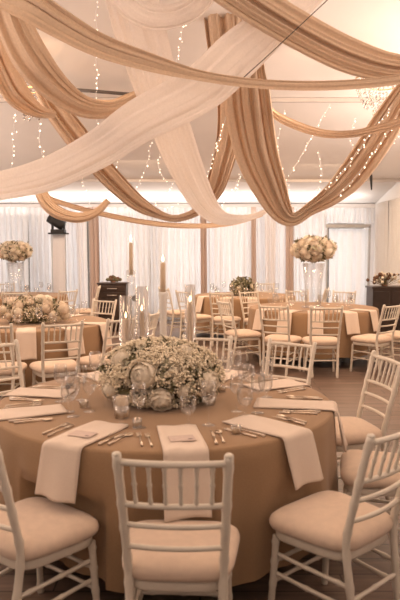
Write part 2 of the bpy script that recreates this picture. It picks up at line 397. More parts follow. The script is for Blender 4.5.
FA = [([(262, 130, 8.6), (245, 165, 8.6), (232, 200, 8.6)], 'fairy light string low under the ceiling beside the sheer falling swag', .1),
      ([(318, 150, 8.8), (322, 178, 8.8), (312, 200, 8.8)], 'short fairy light string above the tall flower ball', .09),
      ([(356, 118, 8.2), (350, 140, 8.2), (362, 160, 8.2)], 'short fairy light string below the crystal chandelier at right', .08),
      ([(165, 142, 8.4), (158, 165, 8.4), (168, 185, 8.4)], 'short fairy light string between the diagonal and falling white swags', .09),
      ([(97, -12, 6.4), (96, 50, 6.4), (97, 95, 6.4), (96, 128, 6.4)], 'fairy light string hanging straight down at upper left, beside the rod', .10),
      ([(184, 20, 6.4), (180, 45, 6.4), (175, 66, 6.4)], 'short fairy light string under the small white swag at top', .06),
      ([(15, 112, 6.6), (13, 145, 6.6), (11, 185, 6.6), (9, 215, 6.6)], 'fairy light string hanging nearest the left edge', .09),
      ([(37, 112, 6.7), (40, 140, 6.7), (43, 175, 6.7), (30, 205, 6.7)], 'fairy light string second from the left edge', .09),
      ([(153, 140, 8.2), (146, 165, 8.2), (138, 185, 8.2), (128, 206, 8.2)], 'fairy light string slanting down left of the sheer falling swag', .09),
      ([(182, 170, 8.4), (168, 190, 8.4), (152, 207, 8.4)], 'fairy light string slanting above the low point of the brown swag', .08),
      ([(192, 190, 8.6), (178, 203, 8.6), (160, 211, 8.6)], 'short fairy light string lying along the brown swag dip', .08),
      ([(228, 112, 6.9), (220, 135, 6.9), (212, 160, 6.9), (205, 185, 6.9)], 'fairy light string down the left edge of the brown swag', .06),
      ([(119, 155, 8.3), (112, 180, 8.3), (100, 207, 8.3)], 'fairy light string left of the brown swag above the curtains', .09),
      ([(392, 106, 6.0), (370, 135, 6.0), (348, 165, 6.05), (325, 190, 6.1)], 'fairy light string along the upper edge of the heavy U swag', .06),
      ([(398, 115, 5.95), (382, 140, 5.95), (360, 172, 6.0), (338, 196, 6.05)], 'fairy light string along the lower edge of the heavy U swag', .07),
      ([(408, 124, 7.0), (385, 150, 7.0), (360, 172, 7.0), (340, 186, 7.0)], 'fairy light string at right edge behind the heavy U swag', .08),
      ([(330, 104, 8.4), (310, 140, 8.4), (290, 175, 8.4)], 'fairy light string under the ceiling right of the heavy U swag', .1),
      ([(285, 110, 8.4), (278, 150, 8.4), (290, 190, 8.4)], 'fairy light string hanging close behind the heavy U swag', .1),
      ([(246, 150, 7.6), (238, 180, 7.6), (222, 205, 7.6)], 'fairy light string between the brown swag and the heavy U swag', .09),
      ([(68, 150, 8.5), (82, 178, 8.5), (90, 205, 8.5)], 'fairy light string below the diagonal white swag at left', .1)]
for k, (p, lb, st) in enumerate(FA): fairy(p, lb, 100 + k, st)

# ------------------------------------------------------------------ chandeliers
def chandelier(c, R, label, seed, nstr=34):
    r = random.Random(seed)
    root = empty('chandelier', c, label, 'chandelier', 'crystal chandeliers')
    top = ceil_z(c.y) - c.z - .01
    MB().tube([(0, 0, .22), (0, 0, top)], .008, 6).lathe([(.0, 0), (.05, .0), (.05, .02), (0, .04)], (0, 0, top - .04), 12).build('stem', M['brass'], root)
    ring = [(R * math.cos(2 * PI * k / 24), R * math.sin(2 * PI * k / 24), .12) for k in range(25)]
    ring2 = [(R * .5 * math.cos(2 * PI * k / 20), R * .5 * math.sin(2 * PI * k / 20), .02) for k in range(21)]
    f = MB().tube(ring, .012, 6, False).tube(ring2, .008, 6, False)
    for k in range(6):
        a = PI * k / 3; f.tube([(0, 0, .24), (R * .55 * math.cos(a), R * .55 * math.sin(a), .2), (R * math.cos(a), R * math.sin(a), .12)], .007, 5)
    f.build('frame', M['brass'], root)
    for k in range(nstr):
        a = 2 * PI * k / nstr + r.uniform(-.05, .05); Ln = .26 + r.uniform(0, .08)
        s = MB(); rr = R if k % 3 else R * .5; z0 = .12 if k % 3 else .02
        for j in range(9):
            t = j / 8; q = rr * (1 - .35 * t * t)
            s.octa((q * math.cos(a), q * math.sin(a), z0 - Ln * t), .013 + .006 * (j % 2) + (.012 if j == 8 else 0))
        s.build('crystal_strand', M['crystal'], root, smooth=False)
    for k in range(6):
        a = PI * k / 3 + .3
        MB().ell((R * .75 * math.cos(a), R * .75 * math.sin(a), .17), (.018, .018, .035), 8, 6).build('bulb', M['lampbulb'], root)
    return root
chandelier(at(384, 88, 7.9), .34, 'crystal chandelier hanging at the right edge below the broad swags', 5)
chandelier(at(31, 92, 7.6), .26, 'crystal chandelier glimpsed between the taupe swags at upper left', 6)

# ------------------------------------------------------------------ chiavari chair
def ringed(pts, r0, nring, rr=1.28, n=36):
    P = [Vector(p) for p in pts]; out = []; rad = []
    C = [Vector(c) for c in catmull([tuple(p) for p in P], max(2, n // (len(P) - 1)))]
    m = len(C)
    for i in range(m):
        t = i / (m - 1); fz = (t * nring) % 1.0
        k = math.exp(-((fz - .5) / .09) ** 2)
        rad.append(r0 * (1 + (rr - 1) * k))
    return C, rad
def post_y(z):
    return -.19 - .115 * max(0, (z - .45) / .47) ** 1.15 if z > .45 else -.19 - .055 * ((.45 - z) / .45) ** 1.3
def post_x(z): return .157 + .036 * z / .92
def make_chair():
    root = empty('chiavari_chair', (0, 0, 0), '', 'chair')
    def squircle(t, a, b, e=.42):
        c, s = math.cos(t), math.sin(t); return a * math.copysign(abs(c) ** e, c), b * math.copysign(abs(s) ** e, s)
    def pad(zs):                        # rounded seat outline, a little wider in front
        b = MB(); n = 40; vs = []; fs = []
        for sc, z in zs:
            for k in range(n):
                x, y = squircle(2 * PI * k / n, .215 * sc, .2 * sc); x *= 1 + .1 * (y / .2); vs.append((x, y, z))
        for i in range(len(zs) - 1):
            for k in range(n): k2 = (k + 1) % n; fs.append((i * n + k, i * n + k2, (i + 1) * n + k2, (i + 1) * n + k))
        fs.append(tuple(range(n - 1, -1, -1))); fs.append(tuple((len(zs) - 1) * n + k for k in range(n)))
        return b.add(vs, fs)
    pad([(.9, .365), (.94, .368), (.955, .375), (.955, .398), (.945, .405), (.9, .408)]).build('seat_frame', M['paint'], root)
    pad([(.95, .409), (1.02, .414), (1.055, .428), (1.06, .443), (1.04, .458), (.97, .472), (.85, .481), (.65, .487), (.35, .490), (.05, .491)]).build('cushion', M['cushion'], root)
    for s in (-1, 1):
        C, R = ringed([(s * .185, .168, .37), (s * .19, .176, .2), (s * .198, .188, 0)], .0155, 4); MB().tube(C, R, 8).build('front_leg', M['paint'], root)
        C, R = ringed([(s * post_x(z), post_y(z), z) for z in (0, .15, .3, .45, .6, .75, .92)], .0165, 8)
        MB().tube(C, R, 8).ell((s * post_x(.92), post_y(.92), .921), (.0165, .0165, .010), 8, 6).build('back_post', M['paint'], root)
        for z in (.285, .195):
            C, R = ringed([(s * .181, .172, z), (s * .18, -.0, z - .003), (s * post_x(z - .01), post_y(z - .01), z - .01)], .0095, 3, 1.3, 24); MB().tube(C, R, 6).build('side_stretcher', M['paint'], root)
    for z in (.245, .155):
        C, R = ringed([(-.18, .18, z), (0, .182, z), (.18, .18, z)], .0095, 3, 1.3, 24); MB().tube(C, R, 6).build('front_stretcher', M['paint'], root)
    z = .22; C, R = ringed([(-post_x(z), post_y(z), z), (0, post_y(z), z), (post_x(z), post_y(z), z)], .0095, 3, 1.3, 24); MB().tube(C, R, 6).build('rear_stretcher', M['paint'], root)
    rails = (.892, .725, .642, .552)
    def rail_pt(u, z): return (u * post_x(z), post_y(z) - .022 * (1 - u * u), z)
    for z, r in zip(rails, (.0125, .0115, .0105, .0105)):
        MB().tube([rail_pt(-1 + k / 6, z) for k in range(13)], r, 8).build('back_rail', M['paint'], root)
    for k in range(6):
        u = -.72 + 1.44 * k / 5
        a, c = Vector(rail_pt(u, .725)), Vector(rail_pt(u, .892)); C, R = ringed([a, a.lerp(c, .5), c], .0072, 3, 1.45, 20)
        MB().tube(C, R, 6).build('spindle', M['paint'], root)
    return root
proto = make_chair(); used = False
def chair(rx, ry, face, label, group, spin=0):
    """rx, ry: ground point midway between the rear posts; face: point the chair looks at"""
    global used
    o = proto if not used else copy_tree(proto); used = True
    f = Vector((face[0] - rx, face[1] - ry, 0)).normalized(); f = Matrix.Rotation(math.radians(spin), 3, 'Z') @ f
    o.location = (rx + f.x * .19, ry + f.y * .19, 0); o.rotation_euler = (0, 0, math.atan2(f.y, f.x) - PI / 2)
    o['label'] = label; o['category'] = 'chair'; o['group'] = group; return o

def chair_at(x, y, th, label, group):      # x, y: under the seat; th: turn from looking straight away
    f = (math.sin(th), math.cos(th)); return chair(x - f[0] * .19, y - f[1] * .19, (x + f[0], y + f[1]), label, group)
# ------------------------------------------------------------------ tables
TZ = .76
B1, F1, L1 = (-.079, 2.41, .049), (.585, 2.68, -.729), (-.715, 2.605, .66)
def pressed(c, a, q, z, seats):            # cloth pushed in where a chair seat is tucked against it
    for x, y, th in seats:
        for _ in range(30):
            dx, dy = c[0] + q * math.cos(a) - x, c[1] + q * math.sin(a) - y
            fy = dx * math.sin(th) + dy * math.cos(th); fx = dx * math.cos(th) - dy * math.sin(th)
            k = max(0, 1 - max(0, abs(fx) - .22) / .10)
            if k <= 0 or fy > .235 * k - .05 * (1 - k) or z > .56: break
            q -= .01
    return q
def table(c, R, seed, lab_t, lab_c, hem=.15, nf=17, seats=()):
    r = random.Random(seed)
    t = empty('round_table', (c[0], c[1], 0), lab_t, 'table', 'round banquet tables')
    MB().lathe([(.001, TZ - .03), (R - .012, TZ - .03), (R - .008, TZ - .01), (R - .012, TZ - .004), (.001, TZ - .004)], (0, 0, 0), 48).build('tabletop', M['tabletop'], t)
    for k in range(4):
        a = PI / 4 + k * PI / 2
        MB().tube([(.5 * math.cos(a), .5 * math.sin(a), TZ - .03), (.55 * math.cos(a), .55 * math.sin(a), 0)], .02, 8).build('leg', M['greymetal'], t)
    ph = [r.uniform(0, 6.28) for _ in range(4)]; N = 240; vs = []; fs = []
    rows = [(.02, 0, 0), (.4, 0, 0), (.8, 0, 0), (1.0, 0, .0)]
    prof = [(q * (R - .006), TZ + .001, 0) for q in (.002, .3, .6, .85, 1)] + [(R + .003, TZ - .003, 0), (R + .009, TZ - .012, 0)]
    for j in range(1, 11):
        tt = j / 10; prof.append((R + .011 + .03 * tt, TZ - .012 - (TZ - .012 - hem) * tt, tt))
    for rad, z, tt in prof:
        for k in range(N):
            a = 2 * PI * k / N
            w = nf * a + .9 * math.sin(3 * a + ph[0]) + .6 * math.sin(5 * a + ph[1])
            am = .024 * max(0, tt) ** .9 * (.65 + .35 * math.sin(4 * a + ph[2]))
            q = rad + am * (math.sin(w) + .25 * math.sin(2 * w + ph[3]))
            if seats and tt > 0: q = pressed(c, a, q, z, seats)
            vs.append((q * math.cos(a), q * math.sin(a), z + (.012 * math.sin(w) * tt if tt > .9 else 0)))
    for i in range(len(prof) - 1):
        for k in range(N): k2 = (k + 1) % N; fs.append((i * N + k, i * N + k2, (i + 1) * N + k2, (i + 1) * N + k))
    o = MB().add(vs, fs).build('tablecloth', M['tan_cloth'], loc=(c[0], c[1], 0)); tag(o, lab_c, 'tablecloth', 'tan tablecloths'); return t
def polar(c, ang, r): a = math.radians(ang); return (c[0] + r * math.sin(a), c[1] - r * math.cos(a))   # 0 deg: nearest the camera, positive to the right
def napkin(c, R, ang, label, group, w=.2, inn=.34, drop=.27, skew=0, card=None, seed=0):
    r = random.Random(seed); a = math.radians(ang); er = Vector((math.sin(a), -math.cos(a), 0)); et = Vector((math.cos(a), math.sin(a), 0))
    path = []
    for k in range(9): path.append((R - inn + inn * k / 8 - .004, TZ + .007))
    for k in range(1, 5): b = PI / 2 * k / 4; path.append((R - .004 + .03 * math.sin(b), TZ + .007 - .03 * (1 - math.cos(b))))
    for k in range(1, 9): t = k / 8; path.append((R + .026 + .03 * t * drop / .3 + .015 * t, TZ - .023 - drop * t))
    n = len(path)
    def fn(u, v):
        k = v * (n - 1); i = min(int(k), n - 2); t = k - i
        rr = path[i][0] * (1 - t) + path[i + 1][0] * t; zz = path[i][1] * (1 - t) + path[i + 1][1] * t
        x = (u - .5) * w * (1 + .06 * v) + skew * (v - .6)
        hang = max(0, (v - .6) / .4)
        rr += .012 * hang * (1 + math.sin(u * 7 + seed)); zz += .004 * math.sin(u * 5 + v * 6 + seed) ** 2 + (.012 * (u - .5) * hang * math.sin(seed + 1))
        p = er * rr + et * x; return (p.x, p.y, zz)
    o = MB().grid(fn, 10, 40).build('napkin', M['napkin'], solid=.006, loc=(c[0], c[1], 0)); tag(o, label, 'napkin', group)
    if card:
        p = er * (R - .13) + et * (skew * -.25)
        k = empty('menu_card', (c[0] + p.x, c[1] + p.y, TZ + .016), card, 'menu card', 'menu cards on the napkins', a + math.radians(4))
        MB().box((0, 0, .001), (.115, .085, .002)).build('card', M['paper'], k, smooth=False)
        mb = MB()
        mb.ell((.035, -.02, .0024), (.012, .008, .0006), 8, 4)
        mb.build('motif', M['ink'], k, smooth=False)
    return o

def wine_glass_mesh():
    return MB().lathe([(.001, 0), (.034, 0), (.034, .002), (.01, .006), (.0042, .014), (.0038, .09), (.006, .1), (.024, .112), (.036, .135), (.039, .16), (.036, .19), (.032, .215), (.031, .215), (.035, .19), (.038, .16), (.035, .136), (.022, .114), (.001, .106)], seg=16)
def goblet_mesh():
    return MB().lathe([(.001, 0), (.033, 0), (.033, .003), (.008, .01), (.006, .05), (.03, .065), (.041, .09), (.042, .13), (.04, .145), (.039, .145), (.041, .13), (.04, .091), (.028, .067), (.001, .06)], seg=16)
GL = {}
def glass(kind, p, label, group, sc=1):
    nm = {'wine': 'wine_glass', 'water': 'water_goblet'}[kind]
    if kind not in GL:
        o = (wine_glass_mesh() if kind == 'wine' else goblet_mesh()).build(nm, M['glass']); GL[kind] = o.data
    else:
        o = bpy.data.objects.new(nm, GL[kind]); COL.objects.link(o)
    o.location = (p[0], p[1], TZ + .002); o.scale = (sc, sc, sc); return tag(o, label, 'glass', group)
def cutlery(kind, p, rz, label):
    if kind in GL: o = bpy.data.objects.new(kind, GL[kind]); COL.objects.link(o)
    else:
        mb = MB()
        if kind == 'fork':
            mb.tube([(0, -.1, .004), (0, -.05, .006), (0, .03, .005), (0, .045, .004)], [.006, .0045, .003, .005], 6)
            mb.box((0, .052, .004), (.022, .018, .003))
            for x in (-.009, -.003, .003, .009): mb.box((x, .08, .0045), (.0032, .04, .0025))
        elif kind == 'knife':
            mb.tube([(0, -.11, .005), (0, -.06, .006), (0, 0, .005)], [.007, .006, .005], 6)
            mb.add([(-.004, 0, .003), (.010, 0, .003), (.011, .07, .003), (-.002, .11, .003), (-.004, 0, .006), (.006, 0, .006), (.007, .07, .005), (-.002, .11, .004)], [(0, 3, 2, 1), (4, 5, 6, 7), (0, 1, 5, 4), (1, 2, 6, 5), (2, 3, 7, 6), (3, 0, 4, 7)])
        else:
            mb.tube([(0, -.1, .004), (0, -.03, .006), (0, .04, .004)], [.006, .0045, .003], 6); mb.ell((0, .065, .005), (.018, .027, .005), 10, 6)
        o = mb.build(kind, M['gold']); GL[kind] = o.data
    o.location = (p[0], p[1], TZ + .003); o.rotation_euler = (0, 0, rz); return tag(o, label, kind, 'cutlery on the near table')

T1 = (-.20, 3.58); R1 = .945
T2 = (-2.06, 7.5); T6 = (1.70, 9.45); T7 = (.85, 12.0); T5 = (-3.5, 12.0)
table(T1, R1, 1, 'large round banquet table nearest the camera under a tan cloth', 'long tan tablecloth on the nearest table in the foreground', seats=(B1, F1, L1))
table(T2, R1, 2, 'round banquet table at left midground under a tan cloth', 'tan tablecloth on the left midground table with low blush flowers')
table(T6, R1, 3, 'round banquet table at right midground carrying the tall flower vase', 'tan tablecloth on the right midground table under the tall flower ball')
table(T7, R1, 4, 'round banquet table at far centre with a low green flower bowl', 'tan tablecloth on the far centre table')
table(T5, R1, 5, 'round banquet table at far left carrying the tall flower vase', 'tan tablecloth on the far left table under the tall flower ball')

# chairs round the near table
g = 'white chiavari chairs at the near table'
chair_at(B1[0], B1[1], B1[2], 'white chiavari chair in the front centre with its back to the camera', g)
chair_at(F1[0], F1[1], F1[2], 'white chiavari chair at front right of the near table with whole seat showing', g)
chair_at(L1[0], L1[1], L1[2], 'white chiavari chair cut off at the bottom left corner', g)
chair(1.16, 3.28, T1, 'white chiavari chair at right edge, cushion tucked under a hanging napkin', g)
chair_at(.945, 4.06, -1.78, 'white chiavari chair at right behind the near table, back rails against bare floor', g)
chair(.64, 4.72, T1, 'white chiavari chair behind the near table right of the wine glasses', g)
chair(.04, 4.98, T1, 'white chiavari chair right behind the near table centrepiece', g)
chair(-1.46, 4.62, T1, 'white chiavari chair behind the near table at the left edge of the photo', g)
g = 'white chiavari chairs at the left midground table'
p = polar(T2, 27, 1.5); chair(p[0], p[1], T2, 'white chiavari chair with cushion at left, its back facing us before the left table', g)
p = polar(T2, 3, 1.48); chair(p[0], p[1], T2, 'white chiavari chair at the left edge before the left table, mostly cut off', g)
p = polar(T2, 51, 1.5); chair(p[0], p[1], T2, 'white chiavari chair third along before the left table, close to the centrepiece flowers', g)
chair(-.63, 7.15, T2, 'white chiavari chair at the right end of the left table, beside the candles', g)
chair(-1.40, 8.78, T2, 'white chiavari chair behind the left table in front of the dark chest', g)
chair(-2.30, 8.98, T2, 'white chiavari chair behind the left table hidden by its low flowers', g)
g = 'white chiavari chairs at the right midground table'
chair(1.58, 7.93, T6, 'white chiavari chair with its back to us in the middle before the right table', g, 4)
chair(.99, 8.11, T6, 'white chiavari chair before the right table, left of the one in its middle', g)
chair_at(.60, 8.85, 1.15, 'white chiavari chair seen from the side at the left end of the right table', g)
chair_at(2.29, 8.32, -.70, 'white chiavari chair with tilted back in front of the dark sideboard', g)
p = polar(T6, 54, 1.5); chair(p[0], p[1], T6, 'white chiavari chair at the far right edge of the photo beside the right table', g)
p = polar(T6, 150, 1.45); chair(p[0], p[1], T6, 'white chiavari chair behind the right table on the doorway side', g)
p = polar(T6, 180, 1.45); chair(p[0], p[1], T6, 'white chiavari chair directly behind the tall vase of the right table', g)
p = polar(T6, -146, 1.45); chair(p[0], p[1], T6, 'white chiavari chair behind the right table next to the green flower bowl', g)
g = 'white chiavari chairs at the far centre table'
chair(-.58, 11.75, T7, 'white chiavari chair standing alone at left of the far centre table', g, 20)
chair(-.20, 10.9, T7, 'white chiavari chair second from the left at the far centre table', g)
chair(.38, 10.5, T7, 'white chiavari chair before the far centre table with brown slatted gaps', g)
p = polar(T7, 70, 1.45); chair(p[0], p[1], T7, 'white chiavari chair at right end of the far centre table', g)
p = polar(T7, 160, 1.5); chair(p[0], p[1], T7, 'white chiavari chair behind the far centre table near the drapes', g)
g = 'white chiavari chairs at the far left table'
for a_, lb in ((50, 'white chiavari chair at the far left table nearest the stage light tower'), (15, 'white chiavari chair before the far left table behind the blush flowers'), (-18, 'white chiavari chair before the far left table at the left edge'),
               (95, 'white chiavari chair at right end of the far left table'), (205, 'white chiavari chair behind the far left table close to the curtains')):
    p = polar(T5, a_, 1.45); chair(p[0], p[1], T5, lb, g)

# near table place settings
sets = [(8.4, 'front centre', 0), (43, 'front right', .03), (79, 'right', .02), (118, 'back right', 0), (152, 'back', 0), (-172, 'back behind the flowers', 0), (-144, 'back left', 0), (-100, 'far left', 0), (-66, 'left', 0), (-25, 'front left', -.02)]
ng = 'white napkins on the near table'
for k, (a_, w, sk) in enumerate(sets):
    napkin(T1, R1, a_, 'white linen napkin hanging over the %s edge of the near table' % w, ng, .2 if k else .19, .36 if w != 'right' else .42, .245 if w == 'front centre' else .2, sk,
           'small menu card with a dark motif on the %s napkin of the near table' % w if k in (0, 9) else None, k + 1)
    ar = math.radians(a_)
    def off(r, t): q = polar(T1, a_, r); return (q[0] + t * math.cos(ar), q[1] + t * math.sin(ar))
    cutlery('fork', off(.78, -.145), ar + .05, 'gold fork left of the %s napkin on the near table' % w)
    cutlery('fork', off(.765, -.185), ar + .03, 'outer gold fork left of the %s napkin on the near table' % w)
    cutlery('knife', off(.78, .15), ar - .04, 'gold knife right of the %s napkin on the near table' % w)
    cutlery('spoon', off(.77, .185), ar - .02, 'gold spoon right of the %s napkin on the near table' % w)
    if k == 5: continue
    glass('wine', off(.57, .16), 'tall wine glass behind the %s place on the near table' % w, 'glasses on the near table')
    glass('water', off(.57, .06), 'stout water goblet behind the %s place on the near table' % w, 'glasses on the near table')
    if k in (1, 2, 7, 8, 3): glass('wine', off(.47, .1), 'second wine glass behind the %s place on the near table' % w, 'glasses on the near table', .92)

# ------------------------------------------------------------------ flowers
def rose_mesh(seed, R=1.0):
    r = random.Random(seed); mb = MB()
    mb.ell((0, 0, .0), (.62, .62, .60), 12, 8)
    for ring, (n, ph0, rad, wd, ln) in enumerate(((3, .30, .70, .9, .9), (5, .55, .74, .62, .85), (7, .85, .80, .52, .8), (8, 1.15, .86, .48, .75), (9, 1.5, .90, .46, .75), (8, 1.9, .92, .48, .7))):
        for k in range(n):
            a0 = 2 * PI * (k + .5 * (ring % 2)) / n + r.uniform(-.2, .2); dr = r.uniform(-.05, .05); dp = r.uniform(-.08, .08)
            def fn(u, v):
                x = (u - .5) * 2; edge = math.sqrt(max(0, 1 - (x * .92) ** 2))
                phi = ph0 + dp + .5 * ln - ln * v * (.55 + .45 * edge)
                rr = rad + dr + .03 * v + .13 * max(0, v - .6) / .4 * (1 + .3 * math.sin(x * 5 + k)) - .05 * x * x
                a = a0 + x * wd / max(.35, math.sin(max(.2, min(2.9, phi))))
                return (rr * math.sin(phi) * math.cos(a), rr * math.sin(phi) * math.sin(a), rr * .92 * math.cos(phi))
            mb.grid(fn, 5, 5)
    return mb
ROSE = {}
def rose(parent, p, n, size, mat='rose', seed=0, name='rose'):
    key = (mat, seed % 4)
    if key not in ROSE: o = rose_mesh(seed % 4).build(name, M[mat], parent); ROSE[key] = o.data
    else: o = bpy.data.objects.new(name, ROSE[key]); COL.objects.link(o); o.parent = parent
    o.location = p; o.scale = (size,) * 3
    o.rotation_mode = 'QUATERNION'; o.rotation_quaternion = Vector(n).normalized().to_track_quat('Z', 'Y'); return o
def leafmesh(spots, L0, seed):
    r = random.Random(seed); mb = MB()
    for p, n in spots:
        n = Vector(n).normalized(); t = n.orthogonal().normalized(); t = Matrix.Rotation(r.uniform(0, 6.28), 3, n) @ t
        d = (n * r.uniform(.2, 1) + t).normalized(); s = d.cross(n).normalized(); L1 = L0 * r.uniform(.6, 1.3); w = L1 * .28
        p = Vector(p); up = s.cross(d)
        mb.add([p, p + d * L1 * .45 + s * w + up * L1 * .05, p + d * L1 * .45 - up * L1 * .03, p + d * L1 * .45 - s * w + up * L1 * .05, p + d * L1], [(0, 2, 1), (0, 3, 2), (1, 2, 4), (2, 3, 4)])
    return mb
def sphere_pts(n, seed):
    r = random.Random(seed); out = []
    for k in range(n):
        z = 1 - 2 * (k + .5) / n; a = k * 2.39996 + r.uniform(-.2, .2); q = math.sqrt(1 - z * z); out.append(Vector((q * math.cos(a), q * math.sin(a), z)))
    return out
def low_arrangement(c, rx, ry, h, label, seed, roses, gyp=1400, leaves=500, cat='flower arrangement', rmat='rose', grp=None):
    r = random.Random(seed); root = empty('flower_arrangement', (c[0], c[1], TZ + .002), label, cat, grp)
    MB().lathe([(.001, 0), (.11, 0), (.13, .03), (.12, .06), (.001, .06)], seg=20).build('bowl', M['green'], root)
    def surf(q, k=1): return Vector((q.x * rx * k, q.y * ry * k, max(.02, h * .42 + q.z * h * .56 * k)))
    L = []
    for _ in range(leaves):
        q = Vector((r.gauss(0, 1), r.gauss(0, 1), r.gauss(0, 1) + .1)).normalized(); L.append((surf(q, r.uniform(.55, .92)), q))
    leafmesh(L, .075, seed).clampz(.004).build('foliage', M['green'], root, smooth=False)
    L = []
    for _ in range(leaves // 2):
        q = Vector((r.gauss(0, 1), r.gauss(0, 1), r.gauss(0, 1))).normalized(); L.append((surf(q, r.uniform(.8, 1.0)), q))
    leafmesh(L, .05, seed + 1).clampz(.004).build('sage_foliage', M['palegreen'], root, smooth=False)
    for k, (x, y, z, s) in enumerate(roses):
        n = Vector((x / rx, y / ry, (z - h * .42) / h / .56)); rose(root, (x, y, max(z, s * 1.08)), n, s, rmat if k % 3 else 'rose', seed + k)
    if gyp:
        mb = MB(); st = MB(); cl = [Vector((r.gauss(0, 1), r.gauss(0, 1), r.gauss(0, .9) + .15)).normalized() for _ in range(34)]
        for i in range(gyp):
            q = (r.choice(cl) + Vector((r.gauss(0, .16), r.gauss(0, .16), r.gauss(0, .16)))).normalized(); k = r.uniform(.82, 1.1)
            mb.octa(surf(q, k), r.uniform(.0045, .0095))
            if i % 6 == 0: st.tube([surf(q, .5), surf(q, k)], .0012, 3, False)
        tag(mb.build('gypsophila', M['gyp'], root, smooth=False), kind='stuff'); tag(st.build('stems', M['stem'], root), kind='stuff')
    return root
def px_rose(c, px, py, dy, s):           # rose seen at a pixel, dy nearer than the arrangement's middle
    p = at(px, py, c[1] - dy); return (p.x - c[0], -dy, p.z - TZ, s)
FC = (-.225, 3.55)
RS = [px_rose(FC, 143, 376, .24, .088), px_rose(FC, 161, 405, .26, .066), px_rose(FC, 207, 383, .17, .068), px_rose(FC, 186, 353, .1, .052), px_rose(FC, 121, 360, .12, .055),
      px_rose(FC, 110, 390, .18, .048), px_rose(FC, 184, 392, .24, .040), px_rose(FC, 160, 352, .1, .048), px_rose(FC, 174, 372, .24, .038), (.02, .2, .22, .055), (-.2, .14, .18, .055), (.2, .18, .18, .055)]
low_arrangement(FC, .34, .29, .35, 'large low centrepiece of ivory roses and gypsophila on the nearest table', 21, RS, 7500, 800)
r_ = random.Random(77)
RS2 = []
for q in sphere_pts(34, 3):
    if q.z > -.3: RS2.append((q.x * .39, q.y * .31, .13 + q.z * .15, r_.uniform(.042, .075)))
low_arrangement((T2[0] + .08, T2[1] - .05), .38, .30, .31, 'wide low arrangement of blush roses on the left midground table', 22, RS2, 1600, 260, rmat='blush')
RS3 = [(q.x * .2, q.y * .2, .14 + q.z * .13, r_.uniform(.035, .055)) for q in sphere_pts(16, 4) if q.z > -.2]
low_arrangement((T7[0] - .05, T7[1] - .1), .24, .24, .36, 'leafy green low flower bowl on the far centre table', 23, RS3, 200, 500)

def ball(c, zc, R, label, vlabel, seed, n=52):
    g1 = 'tall flower balls'
    v = empty('tall_glass_vase', (c[0], c[1], TZ + .002), vlabel, 'vase', 'tall clear glass vases')
    hh = zc - R * .66 - TZ
    MB().lathe([(.001, 0), (.17, 0), (.17, .012), (.03, .02), (.001, .02)], seg=24).build('foot', M['glass2'], v)
    MB().lathe([(.12, .012), (.125, hh * .4), (.165, hh), (.161, hh), (.121, hh * .4), (.114, .02)], seg=28).build('cylinder', M['glass'], v)
    root = empty('flower_ball', (c[0], c[1], zc), label, 'flower arrangement', g1)
    r = random.Random(seed)
    MB().ell((0, 0, 0), (R * .72, R * .72, R * .38), 20, 12).build('foam_core', M['green'], root)
    gy = MB()
    for _ in range(900):
        q = Vector((r.gauss(0, 1), r.gauss(0, 1), r.gauss(0, 1))).normalized(); k = R * r.uniform(.78, 1.02); gy.octa((q.x * k, q.y * k, q.z * k * .58), r.uniform(.006, .012))
    tag(gy.build('gypsophila', M['gyp'], root, smooth=False), kind='stuff')
    for k, q in enumerate(sphere_pts(n, seed)):
        rr = R * r.uniform(.74, .9); rose(root, (q.x * rr, q.y * rr, q.z * rr * .52), q, R * r.uniform(.17, .28), 'rose' if k % 3 else 'blush', seed + k)
    L = []
    for _ in range(330):
        q = Vector((r.gauss(0, 1), r.gauss(0, 1), r.gauss(0, 1))).normalized(); k = R * r.uniform(.6, .92); L.append((Vector((q.x * k, q.y * k, q.z * k * .58)), q))
    leafmesh(L, R * .24, seed).build('foliage', M['green'], root, smooth=False)
    leafmesh(L[::3], R * .3, seed + 3).build('sage_foliage', M['palegreen'], root, smooth=False)
ball(T6, at(312, 249, T6[1]).z, .325, 'round ball of cream roses atop the tall vase on the right table', 'tall clear glass vase lifting the flower ball on the right table', 5)
ball((at(15, 250, 12).x, 12.0), at(15, 251, 12).z, .33, 'round ball of cream roses atop the tall vase at the far left', 'tall clear glass vase lifting the flower ball at the far left', 6)

# ------------------------------------------------------------------ candles
def candle(p, z0, h, r, label, flame=True, name='taper_candle'):
    o = empty(name, (p[0], p[1], z0), label, 'candle', 'lit candles')
    MB().lathe([(.0005, 0), (r, 0), (r * .96, h * .5), (r * .92, h - .004), (r * .8, h), (.0005, h - .003)], seg=14).build('wax', M['candle'], o)
    MB().tube([(0, 0, h - .003), (.001, 0, h + .012)], .0013, 5).build('wick', M['wick'], o)
    if flame: MB().lathe([(.0003, .0), (.006, .008), (.0075, .016), (.005, .028), (.0003, .044)], (0, 0, h + .006), 10).build('flame', M['flame'], o)
    return o
def holder(p, hz, r, label, chim=None):
    o = empty('candle_holder', (p[0], p[1], TZ + .002), label, 'candle holder', 'tall glass candle holders')
    MB().lathe([(.0005, 0), (.05, 0), (.05, .006), (r * 1.05, .02), (r, .06), (r * .92, hz * .5), (r, hz - .05), (r * 1.25, hz - .02), (r * 1.1, hz), (.0005, hz)], seg=20).build('stem', M['glass2'] if chim else M['frosted'], o)
    if chim:
        MB().lathe([(chim[0], hz - .012), (chim[0], hz + chim[1]), (chim[0] - .003, hz + chim[1]), (chim[0] - .003, hz - .012)], seg=24).build('chimney', M['glass'], o)
    return o
def tall(px, ytop, ybot, dY, rc, lab, rs, chim=None):
    b = at(px, ybot, dY); t = at(px, ytop, dY); p = (b.x, dY)
    holder(p, b.z - TZ - .002, rs, 'tall glass candle holder ' + lab, chim); candle(p, b.z + .001, t.z - b.z, rc, 'lit ivory taper candle ' + lab)
